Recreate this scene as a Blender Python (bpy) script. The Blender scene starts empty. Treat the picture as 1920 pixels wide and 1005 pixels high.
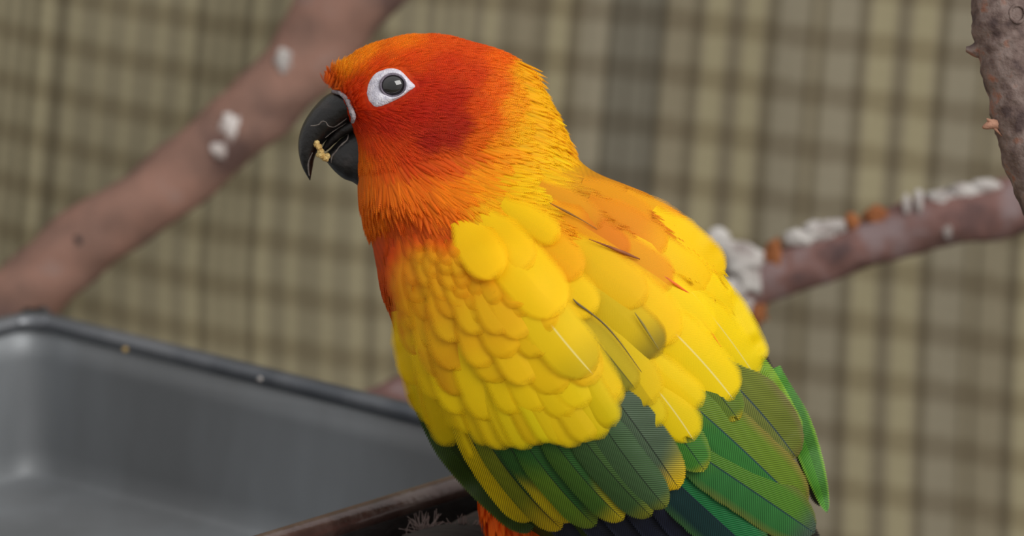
import bpy, math, random
import numpy as np
from mathutils import Vector
from mathutils.bvhtree import BVHTree
rng = np.random.RandomState(7); random.seed(7)
SC = bpy.context.scene; COL = SC.collection

# ------------------------------------------------------------------ camera
PX = 0.00012            # metres per photograph pixel at the bird
DIST = 1.2
FPX = DIST/PX
PITCH = math.radians(15.6)
T0 = Vector((0, 0, 0.60))
FW = Vector((0, math.cos(PITCH), -math.sin(PITCH)))
UP = Vector((0, math.sin(PITCH), math.cos(PITCH)))
RT = Vector((1, 0, 0))
CAM = T0 - DIST*FW
cd = bpy.data.cameras.new('camera'); cam = bpy.data.objects.new('camera', cd); COL.objects.link(cam)
cam.location = CAM; cam.rotation_euler = (math.pi/2-PITCH, 0, 0)
cd.sensor_width = 36; cd.lens = 36*FPX/1920; cd.clip_start = 0.02; cd.clip_end = 30
cd.dof.use_dof = True; cd.dof.focus_distance = DIST-0.017; cd.dof.aperture_fstop = 13
SC.camera = cam

# ------------------------------------------------------------------ light
w = bpy.data.worlds.new('world'); SC.world = w; w.use_nodes = True
nt = w.node_tree; bg = nt.nodes['Background']
tc = nt.nodes.new('ShaderNodeTexCoord'); sep = nt.nodes.new('ShaderNodeSeparateXYZ')
mr = nt.nodes.new('ShaderNodeMapRange'); cr = nt.nodes.new('ShaderNodeValToRGB')
nt.links.new(tc.outputs['Generated'], sep.inputs[0]); nt.links.new(sep.outputs['Z'], mr.inputs['Value'])
mr.inputs['From Min'].default_value = -1; mr.inputs['From Max'].default_value = 1
nt.links.new(mr.outputs[0], cr.inputs[0]); nt.links.new(cr.outputs[0], bg.inputs[0])
cr.color_ramp.elements[0].color = (0.34, 0.31, 0.27, 1); cr.color_ramp.elements[1].color = (1.0, 1.0, 1.0, 1)
bg.inputs[1].default_value = 0.60
def area(name, loc, target, sx, sy, power, col):
    l = bpy.data.lights.new(name, 'AREA'); l.shape = 'RECTANGLE'; l.size = sx; l.size_y = sy; l.energy = power; l.color = col
    o = bpy.data.objects.new(name, l); COL.objects.link(o); o.location = loc
    o.rotation_euler = (Vector(target)-Vector(loc)).to_track_quat('-Z', 'Y').to_euler(); return o
area('soft_key_light', (1.25, -1.15, 1.95), (0.05, 0.15, 0.6), 1.7, 1.3, 34, (1, 0.985, 0.95))  # added soft key lamp, upper right of the camera, also mirrored in the eye
vs = SC.view_settings; vs.view_transform = 'Standard'; vs.look = 'None'; vs.gamma = 1; vs.use_curve_mapping = False; vs.exposure = 0.34

# ------------------------------------------------------------------ helpers
def P(a):
    """photo pixel + depth towards the lens (in pixels) -> world, array version"""
    a = np.asarray(a, float).reshape(-1, 3)
    z = DIST - a[:, 2]*PX
    x = (a[:, 0]-960)/FPX*z; y = (502.5-a[:, 1])/FPX*z
    return np.array(CAM)[None]+x[:, None]*np.array(RT)+y[:, None]*np.array(UP)+z[:, None]*np.array(FW)
def P1(x, y, d=0): return Vector(P([[x, y, d]])[0])
def lin(c):
    c = np.asarray(c, float)/255.
    return np.where(c <= 0.04045, c/12.92, ((c+0.055)/1.055)**2.4)
def sstep(a, b, x):
    t = np.clip((x-a)/(b-a), 0, 1); return t*t*(3-2*t)

def node_mat(name, rough=0.5, metal=0.0, col=(0.5, 0.5, 0.5)):
    m = bpy.data.materials.new(name); m.use_nodes = True
    b = m.node_tree.nodes['Principled BSDF']
    b.inputs['Roughness'].default_value = rough; b.inputs['Metallic'].default_value = metal
    b.inputs['Base Color'].default_value = (*col, 1)
    return m, m.node_tree, b

def noise_mat(name, stops, scale, rough=0.6, metal=0.0, bump=0.3, detail=6, stretch=(1, 1, 1), bumpscale=None, coat=0):
    m, t, b = node_mat(name, rough, metal)
    co = t.nodes.new('ShaderNodeTexCoord'); mp = t.nodes.new('ShaderNodeMapping'); n = t.nodes.new('ShaderNodeTexNoise')
    mp.inputs['Scale'].default_value = stretch
    n.inputs['Scale'].default_value = scale; n.inputs['Detail'].default_value = detail
    r = t.nodes.new('ShaderNodeValToRGB')
    t.links.new(co.outputs['Object'], mp.inputs[0]); t.links.new(mp.outputs[0], n.inputs['Vector']); t.links.new(n.outputs[0], r.inputs[0])
    while len(r.color_ramp.elements) < len(stops): r.color_ramp.elements.new(0.5)
    for e, (p, c) in zip(r.color_ramp.elements, stops): e.position = p; e.color = (*lin(c), 1)
    t.links.new(r.outputs[0], b.inputs['Base Color'])
    n2 = t.nodes.new('ShaderNodeTexNoise'); n2.inputs['Scale'].default_value = bumpscale or scale*3; n2.inputs['Detail'].default_value = 8
    t.links.new(mp.outputs[0], n2.inputs['Vector'])
    bp = t.nodes.new('ShaderNodeBump'); bp.inputs['Strength'].default_value = bump; bp.inputs['Distance'].default_value = 0.001
    t.links.new(n2.outputs[0], bp.inputs['Height']); t.links.new(bp.outputs[0], b.inputs['Normal'])
    if coat: b.inputs['Coat Weight'].default_value = coat
    return m

def feather_mat(name, period, slope, dark, bump, rough=0.6, sheen=0.15, fringe=6.0, trans=0.28):
    """vane colour from the feather itself, barbs as fine diagonal ridges off the shaft"""
    m, t, b = node_mat(name, rough)
    at = t.nodes.new('ShaderNodeAttribute'); at.attribute_name = 'plumage'
    uv = t.nodes.new('ShaderNodeUVMap'); uv.uv_map = 'UVMap'
    sp = t.nodes.new('ShaderNodeSeparateXYZ'); t.links.new(uv.outputs[0], sp.inputs[0])
    def M(op, a, c=None):
        n = t.nodes.new('ShaderNodeMath'); n.operation = op
        for i, v in enumerate((a, c)):
            if v is None: continue
            if isinstance(v, (int, float)): n.inputs[i].default_value = v
            else: t.links.new(v, n.inputs[i])
        return n.outputs[0]
    au = M('ABSOLUTE', sp.outputs['X'])
    nz = t.nodes.new('ShaderNodeTexNoise'); nz.inputs['Scale'].default_value = 4.0; nz.inputs['Detail'].default_value = 2
    t.links.new(uv.outputs[0], nz.inputs['Vector'])
    s = M('SUBTRACT', sp.outputs['Y'], M('MULTIPLY', au, slope))
    s = M('ADD', s, M('MULTIPLY', nz.outputs[0], 0.05))
    wv = M('SINE', M('MULTIPLY', s, 2*math.pi/period))
    wv = M('ADD', M('MULTIPLY', wv, 0.5), 0.5)
    k = M('SUBTRACT', 1.0, M('MULTIPLY', M('POWER', wv, 1.6), dark))
    nz2 = t.nodes.new('ShaderNodeTexNoise'); nz2.inputs['Scale'].default_value = 9.0; nz2.inputs['Detail'].default_value = 4
    t.links.new(uv.outputs[0], nz2.inputs['Vector'])
    k = M('MULTIPLY', k, M('ADD', 0.86, M('MULTIPLY', nz2.outputs[0], 0.28)))
    vm = t.nodes.new('ShaderNodeVectorMath'); vm.operation = 'SCALE'
    t.links.new(at.outputs['Color'], vm.inputs[0]); t.links.new(k, vm.inputs['Scale'])
    t.links.new(vm.outputs[0], b.inputs['Base Color'])
    bp = t.nodes.new('ShaderNodeBump'); bp.inputs['Strength'].default_value = bump; bp.inputs['Distance'].default_value = 0.00012
    bp.invert = True
    t.links.new(wv, bp.inputs['Height']); t.links.new(bp.outputs[0], b.inputs['Normal'])
    b.inputs['Sheen Weight'].default_value = sheen; b.inputs['Sheen Roughness'].default_value = 0.4
    b.inputs['Specular IOR Level'].default_value = 0.25
    t.links.new(vm.outputs[0], b.inputs['Sheen Tint'])
    ed = t.nodes.new('ShaderNodeAttribute'); ed.attribute_name = 'margin'
    al = M('ADD', M('DIVIDE', ed.outputs['Fac'], fringe), M('SUBTRACT', 0.45, wv))
    al.node.use_clamp = True
    tl = t.nodes.new('ShaderNodeBsdfTranslucent'); t.links.new(vm.outputs[0], tl.inputs[0])
    m1 = t.nodes.new('ShaderNodeMixShader'); m1.inputs[0].default_value = trans
    t.links.new(b.outputs[0], m1.inputs[1]); t.links.new(tl.outputs[0], m1.inputs[2])
    tp = t.nodes.new('ShaderNodeBsdfTransparent'); m2 = t.nodes.new('ShaderNodeMixShader')
    t.links.new(al, m2.inputs[0]); t.links.new(tp.outputs[0], m2.inputs[1]); t.links.new(m1.outputs[0], m2.inputs[2])
    t.links.new(m2.outputs[0], t.nodes['Material Output'].inputs['Surface'])
    return m

def link(name, me, mat, parent=None, smooth=True):
    if mat: me.materials.append(mat)
    if smooth: me.polygons.foreach_set('use_smooth', [True]*len(me.polygons))
    o = bpy.data.objects.new(name, me); COL.objects.link(o)
    if parent: o.parent = parent
    return o
def tag(o, label=None, cat=None, group=None, kind=None):
    if label: o['label'] = label
    if cat: o['category'] = cat
    if group: o['group'] = group
    if kind: o['kind'] = kind
    return o
def empty(name, loc, label, cat, group=None):
    o = bpy.data.objects.new(name, None); COL.objects.link(o); o.location = loc; o.empty_display_size = 0.01
    return tag(o, label, cat, group)
def localize(me, parent):
    if parent is not None:
        me.transform(parent.matrix_basis.inverted())
def mesh_np(name, V, F, mat, parent=None, colors=None, uvs=None, smooth=True, px=True, edge=None):
    """V in px space (px=True) or world; F list/array of quads/tris"""
    Vw = P(V) if px else np.asarray(V, float)
    if parent is not None: Vw = Vw-np.array(parent.location)
    me = bpy.data.meshes.new(name)
    me.from_pydata(Vw.tolist(), [], F.tolist() if hasattr(F, 'tolist') else F)
    if colors is not None:
        ca = me.color_attributes.new('plumage', 'FLOAT_COLOR', 'POINT')
        c4 = np.ones((len(Vw), 4)); c4[:, :3] = colors
        ca.data.foreach_set('color', c4.ravel())
        ea = me.attributes.new('margin', 'FLOAT', 'POINT'); ea.data.foreach_set('value', np.full(len(Vw), 99.0) if edge is None else np.asarray(edge, float).ravel())
    if uvs is not None:
        ul = me.uv_layers.new(name='UVMap')
        li = np.zeros(len(me.loops), int); me.loops.foreach_get('vertex_index', li)
        ul.data.foreach_set('uv', np.asarray(uvs)[li].ravel())
    me.validate()
    return link(name, me, mat, parent, smooth)

def spline(pts, n):
    """Catmull-Rom through rows of numbers"""
    pts = np.asarray(pts, float); m = len(pts)
    t = np.linspace(0, m-1, n); i = np.clip(t.astype(int), 0, m-2); f = (t-i)[:, None]
    p = lambda k: pts[np.clip(k, 0, m-1)]
    a, b, c, d = p(i-1), p(i), p(i+1), p(i+2)
    return 0.5*((2*b)+(-a+c)*f+(2*a-5*b+4*c-d)*f*f+(-a+3*b-3*c+d)*f**3)

def tube(pts, nseg=40, nr=20, rough=0.0, seed=0, squash=1.0, caps=True, lump=3.0):
    """pts rows: x,y,d,r in px space -> V,F with an uneven skin"""
    r_ = np.random.RandomState(seed)
    S = spline(pts, nseg); V = []
    ph = r_.uniform(0, 6.28, (8, 2)); 
    for i in range(nseg):
        c = S[i, :3]; tg = S[min(i+1, nseg-1), :3]-S[max(i-1, 0), :3]; tg /= np.linalg.norm(tg)
        a = np.cross(tg, [0, 0, 1.0]); a /= np.linalg.norm(a); b = np.cross(tg, a)
        for j in range(nr):
            th = 2*math.pi*j/nr; k = 1.0
            for q in range(4): k += rough*0.5*math.sin((q+1)*th+ph[q, 0]+i*lump*(0.15+0.1*q))/(1+q*0.5)
            k += rough*0.25*r_.uniform(-1, 1)
            V.append(c+S[i, 3]*k*(math.cos(th)*a+squash*math.sin(th)*b))
    F = [(i*nr+j, i*nr+(j+1) % nr, (i+1)*nr+(j+1) % nr, (i+1)*nr+j) for i in range(nseg-1) for j in range(nr)]
    if caps:
        F.append(tuple(range(nr))[::-1]); F.append(tuple(range((nseg-1)*nr, nseg*nr)))
    return np.array(V), F
def merge(parts):
    V = []; F = []; o = 0
    for v, f in parts:
        V.append(np.asarray(v)); F += [tuple(int(k)+o for k in q) for q in f]; o += len(v)
    return np.concatenate(V), F
def blob(c, r, seed, n=3, amp=0.25, stretch=(1, 1, 1)):
    """lumpy pebble in px space"""
    r_ = np.random.RandomState(seed); nu, nv = 14, 10; V = []
    k = r_.normal(size=(6, 3))*1.6; ph = r_.uniform(0, 6, 6)
    for i in range(nv+1):
        for j in range(nu):
            a = math.pi*i/nv; b = 2*math.pi*j/nu
            d = np.array([math.sin(a)*math.cos(b), math.sin(a)*math.sin(b), math.cos(a)])
            f = 1+amp*sum(math.sin(3*k[q]@d+ph[q]) for q in range(6))/3
            V.append(np.array(c)+r*f*d*np.array(stretch))
    F = [(i*nu+j, i*nu+(j+1) % nu, (i+1)*nu+(j+1) % nu, (i+1)*nu+j) for i in range(nv) for j in range(nu)]
    return np.array(V), F

# ------------------------------------------------------------------ materials
M_small = feather_mat('plumage_soft', 0.45, 2.6, 0.12, 0.15, fringe=3.0, trans=.35)
M_yellow = feather_mat('plumage_covert', 0.36, 1.1, 0.09, 0.2, fringe=9, trans=.3)
M_green = feather_mat('plumage_flight', 0.58, 0.75, 0.52, 0.5, rough=0.5, fringe=3.0, trans=.15)
M_metal = noise_mat('dull_galvanised_steel', [(0.3, (102, 105, 107)), (0.5, (120, 122, 124)), (0.68, (144, 148, 152))], 14, rough=0.5, metal=0.35, bump=0.08, stretch=(1, 1, 0.35), bumpscale=60)
M_rim = noise_mat('rolled_steel_rim', [(0.35, (84, 88, 94)), (0.6, (120, 122, 126))], 40, rough=0.38, metal=0.6, bump=0.1)
M_brown_rim = noise_mat('brown_rim', [(0.3, (62, 44, 40)), (0.5, (88, 66, 60)), (0.7, (112, 96, 88))], 70, rough=0.25, metal=0.35, bump=0.25, bumpscale=500, coat=0.5)
M_bark = noise_mat('pink_brown_bark', [(0.32, (92, 68, 62)), (0.46, (122, 92, 80)), (0.58, (140, 104, 90)), (0.72, (138, 118, 112))], 45, rough=0.8, bump=0.6, stretch=(1, 1, 1))
M_bark2 = noise_mat('grey_brown_bark', [(0.34, (74, 58, 56)), (0.47, (104, 86, 80)), (0.58, (124, 108, 102)), (0.70, (140, 92, 72))], 220, rough=0.85, bump=0.9, bumpscale=420)
M_barkred = noise_mat('red_grey_bark', [(0.34, (76, 56, 55)), (0.5, (112, 80, 74)), (0.64, (122, 104, 104))], 90, rough=0.85, bump=0.6)
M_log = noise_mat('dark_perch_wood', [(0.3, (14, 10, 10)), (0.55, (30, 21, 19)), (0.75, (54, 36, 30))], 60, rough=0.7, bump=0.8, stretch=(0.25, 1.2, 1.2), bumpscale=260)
M_white = noise_mat('dried_droppings', [(0.3, (140, 130, 126)), (0.5, (176, 170, 166)), (0.75, (202, 199, 195))], 160, rough=0.9, bump=0.8)
M_rust_tuft = noise_mat('torn_orange_bark', [(0.3, (112, 62, 34)), (0.7, (150, 92, 50))], 90, rough=0.9, bump=0.8)
M_fibre = noise_mat('frayed_grey_fibre', [(0.3, (96, 80, 76)), (0.7, (150, 132, 126))], 200, rough=0.9, bump=0.2)
M_board = noise_mat('shelf_board_wood', [(0.3, (88, 66, 48)), (0.7, (130, 102, 76))], 14, rough=0.75, bump=0.4, stretch=(0.2, 2, 2))
M_floor = noise_mat('concrete_floor', [(0.3, (96, 92, 82)), (0.7, (128, 122, 108))], 8, rough=0.9, bump=0.4)
M_beak = noise_mat('black_horn', [(0.35, (13, 12, 12)), (0.55, (24, 22, 22)), (0.66, (42, 36, 34)), (0.78, (84, 68, 60))], 150, rough=0.36, bump=0.25, bumpscale=700)
M_flake = noise_mat('pale_flaking_horn', [(0.3, (84, 76, 72)), (0.7, (124, 116, 110))], 300, rough=0.8, bump=0.5)
M_skin = noise_mat('bare_white_skin', [(0.35, (196, 192, 206)), (0.65, (226, 222, 230))], 900, rough=0.65, bump=0.5, bumpscale=2600)
M_crumb = noise_mat('seed_crumb', [(0.3, (176, 134, 64)), (0.65, (226, 196, 128))], 700, rough=0.8, bump=0.8)
M_leg = noise_mat('grey_scaly_skin', [(0.3, (86, 78, 76)), (0.7, (128, 118, 112))], 700, rough=0.7, bump=0.8)
M_eye, _, b = node_mat('dark_wet_eye', 0.06, 0, tuple(lin((26, 23, 24)))); b.inputs['Coat Weight'].default_value = 1.0; b.inputs['Coat Roughness'].default_value = 0.03
M_pupil, _, b = node_mat('pupil_black', 0.05, 0, tuple(lin((5, 5, 6)))); b.inputs['Coat Weight'].default_value = 1.0; b.inputs['Coat Roughness'].default_value = 0.03

# ------------------------------------------------------------------ setting: cloth backdrop and floor
YC = 0.325                                        # the cloth hangs as a vertical plane behind the branches
FLOOR_Z = 0.05
mc, tcl, bc = node_mat('checked_cloth', 0.9)
at = tcl.nodes.new('ShaderNodeAttribute'); at.attribute_name = 'plumage'
co = tcl.nodes.new('ShaderNodeTexCoord'); wz = tcl.nodes.new('ShaderNodeTexNoise'); wz.inputs['Scale'].default_value = 900; wz.inputs['Detail'].default_value = 3
tcl.links.new(co.outputs['Object'], wz.inputs['Vector'])
mx = tcl.nodes.new('ShaderNodeVectorMath'); mx.operation = 'SCALE'
ma = tcl.nodes.new('ShaderNodeMath'); ma.operation = 'MULTIPLY_ADD'; ma.inputs[1].default_value = 0.25; ma.inputs[2].default_value = 0.875
tcl.links.new(wz.outputs[0], ma.inputs[0]); tcl.links.new(at.outputs['Color'], mx.inputs[0]); tcl.links.new(ma.outputs[0], mx.inputs['Scale'])
tcl.links.new(mx.outputs[0], bc.inputs['Base Color'])
bpn = tcl.nodes.new('ShaderNodeBump'); bpn.inputs['Strength'].default_value = 0.3; bpn.inputs['Distance'].default_value = 0.0005
tcl.links.new(wz.outputs[0], bpn.inputs['Height']); tcl.links.new(bpn.outputs[0], bc.inputs['Normal'])
bc.inputs['Specular IOR Level'].default_value = 0.1

LIGHT = [(2, 10), (30, 8), (57, 8), (90, 26), (146, 16), (200, 12), (251, 14), (308, 15), (359, 24), (400, 9), (425, 9), (450, 9), (490, 22), (546, 18), (612, 16), (670, 18), (725, 16), (778, 14), (815, 10), (842, 7), (868, 9), (912, 24)]
DARK = [(16, 9, .8), (45, 9, .72), (70, 11, .66), (118, 18, .74), (380, 14, .84), (413, 7, .86), (438, 7, .84), (467, 12, .78), (520, 8, .92), (700, 20, .85), (798, 8, .8), (830, 7, .82), (856, 7, .8), (885, 12, .85),
        (946, 26, .86), (1008, 28, .84), (1070, 22, .74), (1098, 5, .84), (1139, 10, .62), (1157, 6, .80), (1178, 10, .82), (1214, 6, .80), (1236, 12, .64),
        (1300, 22, .78), (1372, 32, .84), (1441, 24, .76), (1512, 10, .72), (1537, 11, .68), (1610, 22, .76), (1686, 28, .82), (1763, 18, .72), (1837, 8, .70), (1860, 9, .66), (1925, 20, .72), (1990, 26, .82), (2060, 20, .76)]
BRIGHT = [(1040, 34), (1336, 40), (1406, 36), (1648, 44), (1725, 42), (1958, 40)]
GREY = [(1110, 52), (1478, 56), (1574, 58), (1800, 60)]
def cloth_rgb(X, Y):
    # where a thread of the weave runs, measured at the top of the cloth; the cloth leans and a fold shifts it
    t = Y-150
    off = -0.085*t+0.0000425*t*t
    lw = 1-sstep(640, 900, X)
    below = sstep(-30, 30, (Y-480)+(X-150)*0.86)
    offU = -0.085*(Y-16); offL = np.interp(Y, [300, 350, 500, 700, 1000], [14, 11, 0, -1, -4])
    offl = offU*(1-below)+offL*below
    XX = X-(off*(1-lw)+offl*lw)
    XX = np.where(XX > 2080, 940+np.mod(XX-940, 1140), XX)
    XX = np.where(XX < 0, np.mod(XX, 900), XX)
    # horizontal bands
    Y0 = np.interp(X, [-1500, 0, 100, 200, 300, 400, 980, 1303, 1452, 1698, 1920, 3500], [-250, 35, 58, 78, 100, 119, 193, 230, 247, 278, 308, 520])
    Pd = np.interp(X, [0, 400, 1000, 1920], [95, 98, 103, 107])
    ph = np.mod((Y-Y0)/Pd, 1.0)
    band = sstep(0, 0.05, ph)*(1-sstep(0.40, 0.46, ph))
    base = lin((134, 126, 104))[None]*np.ones(X.shape+(1,))
    lm = sstep(640, 900, X)[..., None]
    base = base*(1-lm)+lin((140, 131, 110))*lm
    gz = sstep(1120, 1150, XX)*(1-sstep(1228, 1250, XX))
    base = base*(1-gz[..., None])+lin((117, 112, 99))*gz[..., None]
    def bump_(c, wd): return sstep(-wd/2-4, -wd/2+4, XX-c)*(1-sstep(wd/2-4, wd/2+4, XX-c))
    for c, wd in LIGHT:
        k = (bump_(c, wd)*0.75)[..., None]; base = base*(1-k)+lin((160, 151, 122))*k
    for c, wd in BRIGHT:
        k = (bump_(c, wd)*0.85)[..., None]; base = base*(1-k)+lin((158, 149, 120))*k
    for c, wd in GREY:
        k = (bump_(c, wd)*0.6)[..., None]; base = base*(1-k)+lin((142, 135, 118))*k
    for c, wd, mlt in DARK:
        k = bump_(c, wd)[..., None]; base = base*(1-k*(1-np.array([mlt**1.5, mlt**1.55, mlt**1.6])))
    base = base*(1-band[..., None]*(1-np.array([0.74, 0.71, 0.68])))
    return base
def build_cloth():
    xs = np.arange(-1500, 3500, 5.0); ys = np.arange(-1400, 2300, 9.0)
    X, Y = np.meshgrid(xs, ys)
    # intersect each thread crossing with the hanging plane
    dx = (X-960)/FPX; dy = (502.5-Y)/FPX
    dirx = dx; diry = math.cos(PITCH)+dy*math.sin(PITCH); dirz = -math.sin(PITCH)+dy*math.cos(PITCH)
    t = (YC-CAM.y)/diry
    wx = CAM.x+t*dirx; wz_ = CAM.z+t*dirz
    fold = 0.003*np.sin(wx*30+1.1)+0.0009*np.sin(wx*95+wz_*6)+0.0003*np.sin(wx*190-wz_*9)+0.005*np.sin(wz_*5)
    V = np.stack([wx, YC+fold, wz_], -1).reshape(-1, 3)
    ny, nx = X.shape; idx = np.arange(ny*nx).reshape(ny, nx)
    F = np.stack([idx[:-1, :-1], idx[1:, :-1], idx[1:, 1:], idx[:-1, 1:]], -1).reshape(-1, 4)
    c = cloth_rgb(X, Y).reshape(-1, 3)
    zmin = FLOOR_Z+0.002
    keep = (V[F, 2].min(1) > zmin)
    o = mesh_np('checked_cloth', V, F[keep], mc, None, colors=c, px=False)
    tag(o, 'olive and brown checked cloth hanging behind the bird and branches', 'cloth')
build_cloth()
fl = mesh_np('floor', [(-1.5, -1.6, FLOOR_Z), (1.5, -1.6, FLOOR_Z), (1.5, 0.9, FLOOR_Z), (-1.5, 0.9, FLOOR_Z)], [(0, 1, 2, 3)], M_floor, px=False); tag(fl, kind='structure')

# ------------------------------------------------------------------ steel tray (corners found on a level plane)
def on_level(x, y, zl):
    d = FW+RT*((x-960)/FPX)+UP*((502.5-y)/FPX); t = (zl-CAM.z)/d.z; return CAM+d*t
Bc = P1(1072, 850, -610); RZ = Bc.z
Ac = on_level(62, 597, RZ); Cc = on_level(505, 1024, RZ)
u1 = (Ac-Bc).normalized(); u2 = Vector((-u1.y, u1.x, 0)) if Vector((-u1.y, u1.x, 0)).dot(Cc-Bc) > 0 else Vector((u1.y, -u1.x, 0))
u2 = (Cc-Bc).normalized()
LA = (Ac-Bc).length; LW = 0.20
H = 0.043
def tray():
    root = empty('feeding_tray', (Bc.x, Bc.y, RZ-H), 'grey metal feeding tray with rolled rim, beside the bird', 'tray')
    cor = [Bc, Ac, Ac+u2*LW, Bc+u2*LW]
    # rounded rectangle path
    path = []; R = 0.010
    for i in range(4):
        c = cor[i]; p = cor[i-1]; n = cor[(i+1) % 4]
        a = (p-c).normalized(); b_ = (n-c).normalized()
        for k in range(7):
            s = k/6; q = (c+a*R)*(1-s)**2+c*2*s*(1-s)+(c+b_*R)*s*s; path.append(q)
    cen = sum(cor, Vector())/4; n = len(path)
    rows = [(0.0, 1.0), (-0.010, 0.995), (-0.022, 0.985), (-H+0.010, 0.975), (-H+0.004, 0.965), (-H+0.0012, 0.94), (-H+0.001, 0.6)]
    V = []
    for dz, k in rows:
        for q in path: V.append((cen.x+(q.x-cen.x)*k, cen.y+(q.y-cen.y)*k, RZ+dz))
    F = [(r*n+j, r*n+(j+1) % n, (r+1)*n+(j+1) % n, (r+1)*n+j) for r in range(len(rows)-1) for j in range(n)]
    F.append(tuple(range((len(rows)-1)*n, len(rows)*n)))
    o = mesh_np('tray_body', V, F, M_metal, root, px=False)
    sm = o.modifiers.new('s', 'SOLIDIFY'); sm.thickness = 0.0010; sm.offset = 1
    # rim: four rolled runs
    def rim_run(idx, mat, lab, r):
        pts = [path[i % n] for i in idx]; nr = 14; V = []
        dense = spline(np.array([tuple(p) for p in pts]), len(pts)*5)
        for i in range(len(dense)):
            tg = dense[min(i+1, len(dense)-1)]-dense[max(i-1, 0)]; tg /= np.linalg.norm(tg); a = np.cross(tg, [0, 0, 1]); a /= np.linalg.norm(a)
            for j in range(nr):
                th = 2*math.pi*j/nr; V.append(dense[i]+r*(math.cos(th)*a+math.sin(th)*np.array([0, 0, 1.0])*0.9)+np.array([0, 0, 0.0]))
        F = [(i*nr+j, i*nr+(j+1) % nr, (i+1)*nr+(j+1) % nr, (i+1)*nr+j) for i in range(len(dense)-1) for j in range(nr)]
        o = mesh_np('rim', V, F, mat, root, px=False)
        if lab: o['label'] = lab
    rim_run(list(range(3, 11)), M_rim, None, 0.0027)
    rim_run(list(range(10, 18)), M_rim, None, 0.0027)
    rim_run(list(range(17, 25)), M_rim, None, 0.0027)
    rim_run(list(range(24, 32)), M_brown_rim, 'brown glossy rim', 0.0037)  # near run: brown and thicker than the others
    # dark plate standing in for the shade on the near side's outer face
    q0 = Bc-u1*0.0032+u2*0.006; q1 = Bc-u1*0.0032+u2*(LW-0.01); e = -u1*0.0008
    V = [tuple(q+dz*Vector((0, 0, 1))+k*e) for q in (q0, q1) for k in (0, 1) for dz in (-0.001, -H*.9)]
    mesh_np('shade_plate', V, [(2, 3, 7, 6), (0, 4, 5, 1), (0, 2, 6, 4), (1, 5, 7, 3), (0, 1, 3, 2), (4, 6, 7, 5)], M_log, root, px=False, smooth=False)
    # small crumbs stuck to the far rim
    for i, (x, y, c) in enumerate([(235, 655, M_crumb), (487, 711, M_white)]):
        p = on_level(x, y, RZ+0.001); d = (p-CAM).dot(FW)
        v, f = blob((x, y, (DIST-d)/PX), 5, 40+i); mesh_np('dried_speck', v, f, c, root)
tray()
# board under tray and perch, on a post
def box(c, s, name, mat, parent=None, rot=0.0, bev=0.001):
    import bmesh
    bm = bmesh.new(); bmesh.ops.create_cube(bm, size=1)
    for v in bm.verts: v.co = Vector((v.co.x*s[0], v.co.y*s[1], v.co.z*s[2]))
    bmesh.ops.bevel(bm, geom=bm.edges[:], offset=bev, segments=2, affect='EDGES')
    me = bpy.data.meshes.new(name); bm.to_mesh(me); bm.free()
    o = link(name, me, mat, parent, False); o.rotation_euler = (0, 0, rot)
    o.location = Vector(c)-(parent.location if parent else Vector()); return o

# ------------------------------------------------------------------ branches
def stick(name, label, cat, pts, mat, seed, rough, nseg=70, nr=28, base=0):
    b0 = P1(*pts[base][:3]); root = empty(name, b0, label, cat, )
    v, f = tube(pts, nseg, nr, rough, seed)
    mesh_np('wood', v, f, mat, root); return root

DL = -2050
bl = stick('thick_branch', 'thick blurred pinkish brown branch rising from the tray corner to the top left', 'branch',
     [(-420, 890, DL+100, 78), (-200, 730, DL+50, 74), (-60, 625, DL, 72), (55, 545, DL, 70), (160, 455, DL, 66), (300, 355, DL, 64), (430, 255, DL, 66), (520, 165, DL, 68), (600, 75, DL, 74), (690, -40, DL, 80), (800, -190, DL, 82), (950, -400, DL, 84)], M_bark, 3, 0.10)
v, f = tube([(520, 130, DL-20, 12), (555, 60, DL-20, 26), (585, 5, DL, 34), (640, -70, DL, 40)], 14, 12, .1, 8); mesh_np('broken_stub', v, f, M_bark, bl)
M_smear = noise_mat('thin_white_smear', [(0.35, (150, 134, 128)), (0.6, (202, 194, 190))], 260, rough=0.9, bump=0.5)
for i, (x, y, r, n_) in enumerate([(534, 116, 22, 9), (433, 240, 24, 8), (411, 280, 17, 6)]):
    bl_ = []
    for k in range(n_):
        a_ = k*2.4; q_ = r*.55*math.sqrt(k/n_); bl_.append(blob((x+q_*math.cos(a_), y+q_*math.sin(a_)*1.2, DL+64), r*.55, 60+i*10+k, stretch=(.8, 1.2, .35), amp=.3))
    v, f = merge(bl_); mesh_np('white_dropping', v, f, M_white if i == 0 else M_smear, bl)
v, f = blob((148, 456, DL+62), 12, 77, stretch=(1, 1.2, .4)); o = mesh_np('knot', v, f, M_log, bl)

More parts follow.
